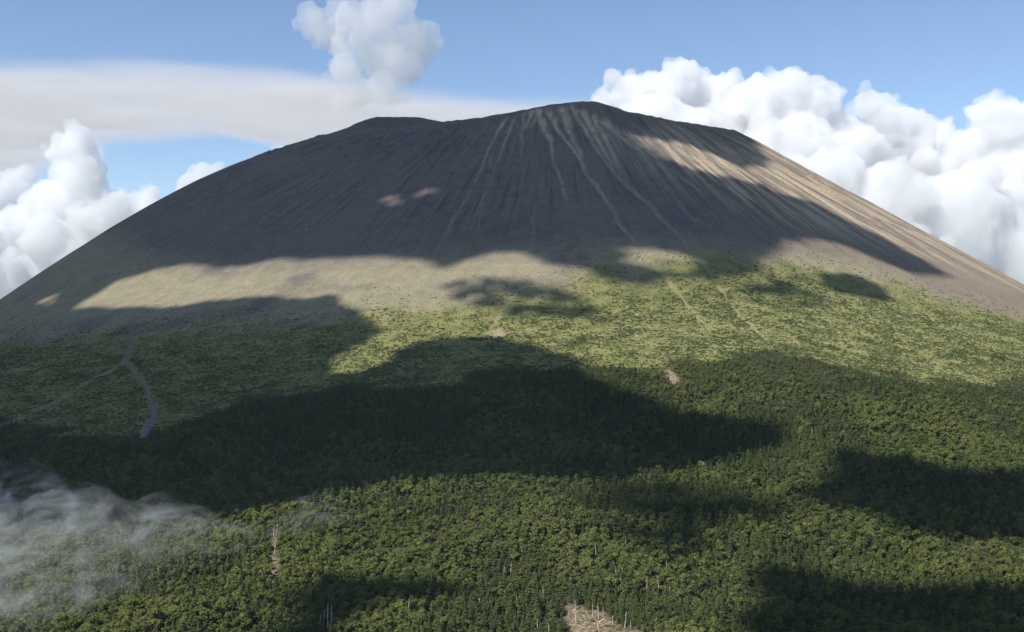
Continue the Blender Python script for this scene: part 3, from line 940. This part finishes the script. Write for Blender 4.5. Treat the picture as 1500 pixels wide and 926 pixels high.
def far_lobes(dist, spec, spread=.5, seed=0):
    """lobes given by bearing, height and radius as tangents at their distance"""
    rnd = random.Random(seed + 77)
    k = dist / 1608.0
    return [(((u - 750) * k, dist + rnd.uniform(-spread, spread) * r * k, (445 - v) * k), r * k) for u, v, r in spec]

M_cumulus = volume_material('cumulus_vapour', .0050, (.952, .955, .961))
M_stratus = volume_material('stratus_vapour', .0022)
M_plume = volume_material('steam', .010, (.955, .955, .96))
CUMULUS = [
    (15600, 'tall white cumulus rising just right of the volcano peak', [(925, 146, 36), (985, 132, 36), (1030, 134, 38), (898, 118, 13), (948, 128, 24), (1000, 112, 18), (1060, 140, 30), (960, 210, 70), (1060, 220, 80), (880, 190, 45)], 1),
    (15000, 'broad white cumulus dome above the right shoulder', [(1150, 136, 36), (1195, 166, 42), (1108, 155, 42), (1130, 118, 18), (1165, 112, 18), (1225, 190, 30), (1150, 250, 90), (1230, 240, 60)], 2),
    (15700, 'narrow cumulus turret between two larger domes on the right', [(1272, 152, 26), (1300, 190, 45), (1345, 205, 42), (1290, 270, 70), (1370, 280, 60)], 3),
    (15000, 'large white cumulus cut off by the right edge', [(1465, 190, 48), (1530, 200, 60), (1415, 225, 40), (1480, 290, 85), (1560, 320, 100)], 4),
    (13900, 'grey shaded lower cumulus bank above the right slope', [(1180, 300, 72), (1290, 320, 80), (1395, 340, 88), (1500, 360, 95), (1240, 400, 90), (1360, 430, 95), (1480, 460, 100), (1590, 420, 100)], 5),
    (14500, 'towering white cumulus left of the volcano', [(118, 216, 30), (90, 222, 24), (128, 262, 42), (90, 310, 52), (160, 320, 48), (205, 308, 34), (228, 345, 45), (120, 380, 70), (30, 330, 40), (200, 400, 60)], 6),
    (15200, 'pale cumulus low against the left edge', [(-20, 290, 42), (30, 270, 26), (-40, 380, 70), (40, 410, 60), (20, 460, 60)], 7),
    (15600, 'small cumulus tuft peeking over the left slope', [(300, 258, 20), (318, 252, 14), (282, 276, 22), (310, 290, 30)], 8),
    (15800, 'tiny cumulus tuft behind the left skyline', [(408, 221, 9), (420, 222, 7), (412, 236, 16)], 9),
]
for dist, label, spec, seed in CUMULUS:
    big = max(s[2] for s in spec)
    small = big < 40
    me = lump_mesh('cumulus_cloud', far_lobes(dist, spec, .5, seed), 10. if small else 17., seed, wave=180. if small else 420., amp=30. if small else 85.)
    o = obj('cumulus_cloud', me, M_cumulus)
    tag(o, label, 'cloud', 'cumulus clouds beyond the mountain')

# a thin flat sheet of cloud far behind, left of the peak
def build_sheet():
    H0 = 5400.0
    X, Y = np.meshgrid(np.arange(-33000, 7000, 170.), np.arange(20500, 52000, 170.), indexing='ij')
    edge = np.interp(X, [-33000, -17500, -9000, -5200, -2300, 0, 2600, 4200, 7000], [23500, 23000, 23400, 24600, 27000, 27800, 28200, 30500, 60000])
    far = np.interp(X, [-33000, -22000, -16500, -13500, -9500, -6000, 7000], [52000, 50000, 43500, 38500, 36000, 44000, 50000])
    nz = fbm(X / 5200., Y / 4200., 2., 5, .55)
    d = np.minimum(Y - edge, (far - Y) * .8) + 1100 * nz
    t = 260 * sstep(0, 5200, d) * (1 + .55 * fbm(X / 2600., Y / 2300., 8., 4))
    keep = d > 0
    cell = keep[:-1, :-1] & keep[1:, :-1] & keep[1:, 1:] & keep[:-1, 1:]
    ii, jj = np.where(cell); ny = X.shape[1]
    quads = np.stack([ii * ny + jj, (ii + 1) * ny + jj, (ii + 1) * ny + jj + 1, ii * ny + jj + 1], -1)
    used, inv = np.unique(quads, return_inverse=True); quads = inv.reshape(-1, 4)
    rim = np.bincount(quads.ravel(), minlength=len(used)) < 4
    x = X.ravel()[used]; y = Y.ravel()[used]; tt = np.where(rim, 0, np.maximum(t.ravel()[used], .5))
    n = len(used); low = np.where(rim, np.arange(n), n + np.cumsum(~rim) - 1)
    vt = np.stack([x, y, H0 + .6 * tt], -1); vb = np.stack([x, y, H0 - .4 * tt], -1)[~rim]
    f = np.vstack([quads, low[quads][:, ::-1]])
    tag(obj('stratus_cloud', mesh_from('stratus_cloud', np.vstack([vt, vb]), f, True), M_stratus), 'wide flat sheet of pale cloud behind the left slope', 'cloud')
build_sheet()

def build_plume():
    k = 3300 / 1608.0
    spec = [(500, 150, 15), (530, 138, 24), (565, 130, 30), (590, 100, 34), (555, 82, 34), (600, 60, 36), (625, 62, 26), (560, 30, 34), (585, 12, 28), (530, 50, 30), (492, 16, 20), (460, 30, 22), (454, 44, 20), (480, 48, 24), (512, 34, 24), (505, 105, 28), (500, 70, 20)]
    spec = [(u, min(v, 172 - 1.25 * r), r) for u, v, r in spec]
    lobes = [(((u - 750) * k, 3300 + ((i * 29) % 7 - 3) * 12, (445 - v) * k), r * k) for i, (u, v, r) in enumerate(spec)]
    me = lump_mesh('steam_plume', lobes, 4.0, 31, kids=(8, 4), shrink=(.42, .42), wave=75., amp=16.)
    tag(obj('steam_plume', me, M_plume), 'soft grey steam plume rising behind the crater rim', 'steam plume')
build_plume()

# ------------------------------------------------------------------ dead trunks, clearing, rocks
def snag_mesh(seed, h):
    rnd = np.random.default_rng(seed)
    lean = rnd.normal(size=2) * .05 * h
    n = 5
    pts = [(lean[0] * t + .05 * rnd.normal(), lean[1] * t + .05 * rnd.normal(), -.6 + (h + .6) * t) for t in np.linspace(0, 1, n)]
    r0 = .13 + .014 * h
    parts = [limb(pts, [r0 * 1.3, r0, r0 * .8, r0 * .6, r0 * .28], 7)]
    V, F = join(parts)
    return V, F, pts, r0

def snag_branch(seed, pts, r0, h):
    rnd = np.random.default_rng(seed)
    t = .45 + .45 * rnd.random(); a = rnd.random() * 6.28; l = .5 + .10 * h * rnd.random()
    i = min(int(t * 4), 3); q = t * 4 - i
    b = np.array(pts[i]) * (1 - q) + np.array(pts[i + 1]) * q
    e = b + np.array([l * math.cos(a), l * math.sin(a), .45 * l])
    return limb([b, (b + e) / 2 + np.array([0, 0, .08]), e], [r0 * .38, r0 * .28, r0 * .1], 5)

def snag_where(x, y):
    if x < -210: return 'in the misty forest at lower left'
    if x < -140: return 'along the bare tan scar in the forest'
    if -110 < x < -95: return 'in the cluster at the bottom edge'
    if poly_sdf(np.array(x * 1.), np.array(y * 1.), CLEARING) > -4: return 'in the brown clearing'
    if x > 60: return 'in the forest right of the clearing'
    return 'in the forest left of the clearing'
def snag_phrase(x, y, h):
    return '%s bleached dead trunk standing %s' % ('tall' if h > 8 else ('short' if h < 4.5 else 'slender'), snag_where(x, y))
snag_labels = ordinal_labels([(snag_phrase(x, y, h), x / y) for x, y, h in SNAGS])
for i, (x, y, h) in enumerate(SNAGS):
    z = float(ground_z(x, y))
    w = snag_where(x, y)
    inside = 'clearing' in w and 'of the' not in w
    hh = h if inside else h + 2.8
    t = thing('dead_tree', snag_labels[i], 'dead tree', (x, y, z), 0, 'bleached dead trunks in the forest')
    V, F, pts, r0 = snag_mesh(200 + i, hh)
    obj('trunk', mesh_from('dead_trunk', V, F, True), M_dead, t)
    for k in range(2 + i % 3):
        V, F = snag_branch(900 + i * 7 + k, pts, r0, hh)
        obj('branch', mesh_from('dead_branch', V, F, True), M_dead, t)

# the forked white snag in the clearing
x, y = 47.0, 597.0
t = thing('forked_dead_tree', 'white forked dead tree shaped like a Y in the brown clearing', 'dead tree', (x, y, float(ground_z(x, y))))
V, F = limb([(.9, 0, -.5), (.45, 0, .9), (.05, 0, 2.4), (-.1, 0, 4.6), (0, 0, 5.6)], [.42, .36, .33, .36, .30], 8)
obj('trunk', mesh_from('forked_trunk', V, F, True), M_dead, t)
for pts, rad in (([(0, 0, 5.2), (1.2, .1, 6.2), (2.6, .3, 7.0), (4.2, .4, 8.4)], [.32, .28, .24, .12]),
                 ([(-.1, 0, 5.0), (-.9, -.1, 6.2), (-1.7, -.2, 7.2), (-2.3, -.3, 8.0)], [.3, .26, .2, .1])):
    V, F = limb(pts, rad, 7); obj('branch', mesh_from('forked_branch', V, F, True), M_dead, t)

# leafless reddish tree at the shadow edge
def bare_tree(x, y, h, label, mat):
    t = thing('leafless_tree', label, 'dead tree', (x, y, float(ground_z(x, y))))
    V, F, pts, r0 = snag_mesh(77, h * .8)
    obj('trunk', mesh_from('leafless_trunk', V, F, True), mat, t)
    rnd = np.random.default_rng(5)
    for k in range(16):
        a = rnd.random() * 6.28; l = h * .55 * (.5 + .5 * rnd.random()); z0 = h * (.35 + .4 * rnd.random())
        mid = np.array([.55 * l * math.cos(a), .55 * l * math.sin(a), z0 + .35 * l]); end = np.array([l * math.cos(a), l * math.sin(a), z0 + .75 * l])
        parts = [limb([(0, 0, z0), mid, end], [.10, .07, .03], 4)]
        for q in range(7):
            b = mid + (end - mid) * rnd.random(); e = b + rnd.normal(size=3) * .6 + np.array([.2 * math.cos(a), .2 * math.sin(a), .5])
            parts.append(limb([b, (b + e) / 2, e], [.045, .035, .02], 3))
        V, F = join(parts)
        obj('branch', mesh_from('leafless_branch', V, F), mat, t)
M_red = plain_material('reddish_twigs', (.17, .12, .10), (.27, .20, .165), .8)
bare_tree(68, 728, 9.5, 'leafless reddish tree with spreading twigs above the clearing', M_red)

# dry brush in the clearing and on the scar
def brush_mesh(seed):
    rnd = np.random.default_rng(seed)
    parts = []
    for k in range(26):
        a = rnd.random() * 6.28; l = .35 + .5 * rnd.random(); r = .45 * math.sqrt(rnd.random()); b = np.array([r * math.cos(a * 3), r * math.sin(a * 3), -.05])
        e = b + np.array([.6 * l * math.cos(a), .6 * l * math.sin(a), l * (.3 + .7 * rnd.random())])
        parts.append(tube(b, e, .04, .018, 3))
    return join(parts)
brush = []
for k in range(3):
    V, F = brush_mesh(k + 1); bmh = mesh_from('brush_tuft', V, F); bmh.materials.append(M_brush); brush.append(bmh)
X, Y, r_ = jitter_grid(-200, 110, 545, 860, 1.15, 9)
b = np.maximum(sstep(-4, 3, poly_sdf(X, Y, CLEARING)), bare_cover(X, Y) * (X < -120))
ok = r_.random(len(X)) < b * .75
X, Y = X[ok], Y[ok]; n = len(X)
sz = .6 + 1.0 * r_.random(n) ** 2
scatter_object('dry_brush', np.stack([X, Y, ground_z(X, Y)], -1), np.stack([0 * sz, 0 * sz, r_.random(n) * 6.28], -1), np.stack([sz, sz, sz], -1), r_.integers(0, 3, n), brush, 'dry tan brush and twigs covering the bare clearing', 'brush')

def boulder_mesh(seed, sx, sy, sz):
    rnd = np.random.default_rng(seed)
    v = ICO_V * (1 + .22 * fbm(ICO_V[:, 0] * 1.3 + seed, ICO_V[:, 1] * 1.3, ICO_V[:, 2] * 1.3, 3))[:, None]
    v = v + .05 * rnd.normal(size=v.shape)
    return v * np.array([sx, sy, sz]), ICO_F
def rock(name, label, x, y, sx, sy, sz, mat, seed, group=None):
    V, F = boulder_mesh(seed, sx, sy, sz)
    o = obj(name, mesh_from(name, V, F), mat, None, (x, y, float(ground_z(x, y)) + .3 * sz))
    tag(o, label, 'rock', group)
rock('rock_pinnacle', 'small upright rock on the left skyline', -517, 2342, 3.2, 3, 6.5, M_rock, 3)
rock('pale_boulder', 'lone pale boulder on the dark left slope', -344, 1840, 1.4, 1.2, 1.2, M_pale_rock, 4)
r_ = np.random.default_rng(44)
spots = sorted((float(r_.uniform(-46, -8)), float(r_.uniform(25, 300))) for k in range(20))
for k, (ad_, s_) in enumerate(spots):
    a = R(ad_); r = RR + s_
    big = r_.uniform(1.2, 3.4)
    rock('lava_rock', 'dark lava rock high on the left slope, %s' % ORD[k], CX + r * math.sin(a), CY - r * math.cos(a), big * 1.2, big * 1.5, big, M_rock, 60 + k, 'lava rocks on the upper left slope')

# ------------------------------------------------------------------ mist drifting through the lower left forest
def build_mist():
    m, nt, out = new_mat('mist_vapour')
    L = nt.links.new
    tc = node(nt, 'ShaderNodeTexCoord').outputs['Object']
    mp = node(nt, 'ShaderNodeMapping'); L(tc, mp.inputs['Vector'])
    mp.inputs['Rotation'].default_value = (0, R(25), R(20)); mp.inputs['Scale'].default_value = (.9, .6, 1.6)
    n1 = nt.nodes.new('ShaderNodeTexNoise'); L(mp.outputs[0], n1.inputs['Vector'])
    n1.inputs['Scale'].default_value = .038; n1.inputs['Detail'].default_value = 5; n1.inputs['Roughness'].default_value = .62; n1.inputs['Distortion'].default_value = 1.2
    d = maprange(nt, n1.outputs['Fac'], .43, .78, 0, .013)
    v = node(nt, 'ShaderNodeVolumePrincipled')
    v.inputs['Color'].default_value = (.93, .96, .97, 1)
    L(d, v.inputs['Density'])
    L(v.outputs[0], out.inputs['Volume'])
    m.cycles.volume_step_rate = .09
    pts = [(-560, 985), (-400, 905), (-290, 845), (-200, 800), (-120, 840), (-100, 800), (-150, 755), (-200, 700), (-225, 640), (-225, 560), (-420, 520), (-560, 700)]
    st = 12.0
    X, Y = np.meshgrid(np.arange(-640, -40, st), np.arange(500, 1040, st), indexing='ij')
    d = poly_sdf(X, Y, pts) + 14 * fbm(X / 50., Y / 50., 3., 3)
    keep = d > 0
    cell = keep[:-1, :-1] & keep[1:, :-1] & keep[1:, 1:] & keep[:-1, 1:]
    ii, jj = np.where(cell); ny = X.shape[1]
    quads = np.stack([ii * ny + jj, (ii + 1) * ny + jj, (ii + 1) * ny + jj + 1, ii * ny + jj + 1], -1)
    used, inv = np.unique(quads, return_inverse=True); quads = inv.reshape(-1, 4)
    rim = np.bincount(quads.ravel(), minlength=len(used)) < 4
    x = X.ravel()[used]; y = Y.ravel()[used]; dd = np.maximum(d.ravel()[used], 0)
    base = ground_z(x, y) + 3
    tt = np.where(rim, 0, 42 * sstep(0, 55, dd) * (1 + .5 * fbm(x / 45., y / 45., 2., 3)) + .5)
    n = len(used); low = np.where(rim, np.arange(n), n + np.cumsum(~rim) - 1)
    vt = np.stack([x, y, base + tt], -1); vb = np.stack([x, y, base - .0 * tt], -1)[~rim]
    f = np.vstack([quads, low[quads][:, ::-1]])
    tag(obj('mist', mesh_from('mist', np.vstack([vt, vb]), f, True), m), 'thin white mist drifting over the lower left forest', 'mist', kind='stuff')
build_mist()

# ------------------------------------------------------------------ the air between
def build_haze():
    m, nt, out = new_mat('haze_air')
    v = node(nt, 'ShaderNodeVolumePrincipled', Density=2.0e-5)
    v.inputs['Color'].default_value = (.72, .84, 1.0, 1)
    nt.links.new(v.outputs[0], out.inputs['Volume'])
    x0, x1, y0, y1 = CX - 12100, CX + 12100, CY - 12100, CY + 12100
    zs = np.empty(len(bpy.data.objects['volcano_ground'].data.vertices) * 3, np.float32)
    bpy.data.objects['volcano_ground'].data.vertices.foreach_get('co', zs)
    zs = zs.reshape(-1, 3)[:, 2]
    z0, z1 = float(zs.min()) - 1.0, float(zs.max()) + 12.0
    print('HAZE', z0, z1)
    V = np.array([(x, y, z) for z in (z0, z1) for x, y in ((x0, y0), (x1, y0), (x1, y1), (x0, y1))], float)
    F = np.array([(3, 2, 1, 0), (4, 5, 6, 7), (0, 1, 5, 4), (1, 2, 6, 5), (2, 3, 7, 6), (3, 0, 4, 7)])
    tag(obj('haze', mesh_from('haze', V, F), m), 'pale bluish haze in the air before the mountain', 'haze', kind='stuff')
build_haze()
# --- CONTINUE ---
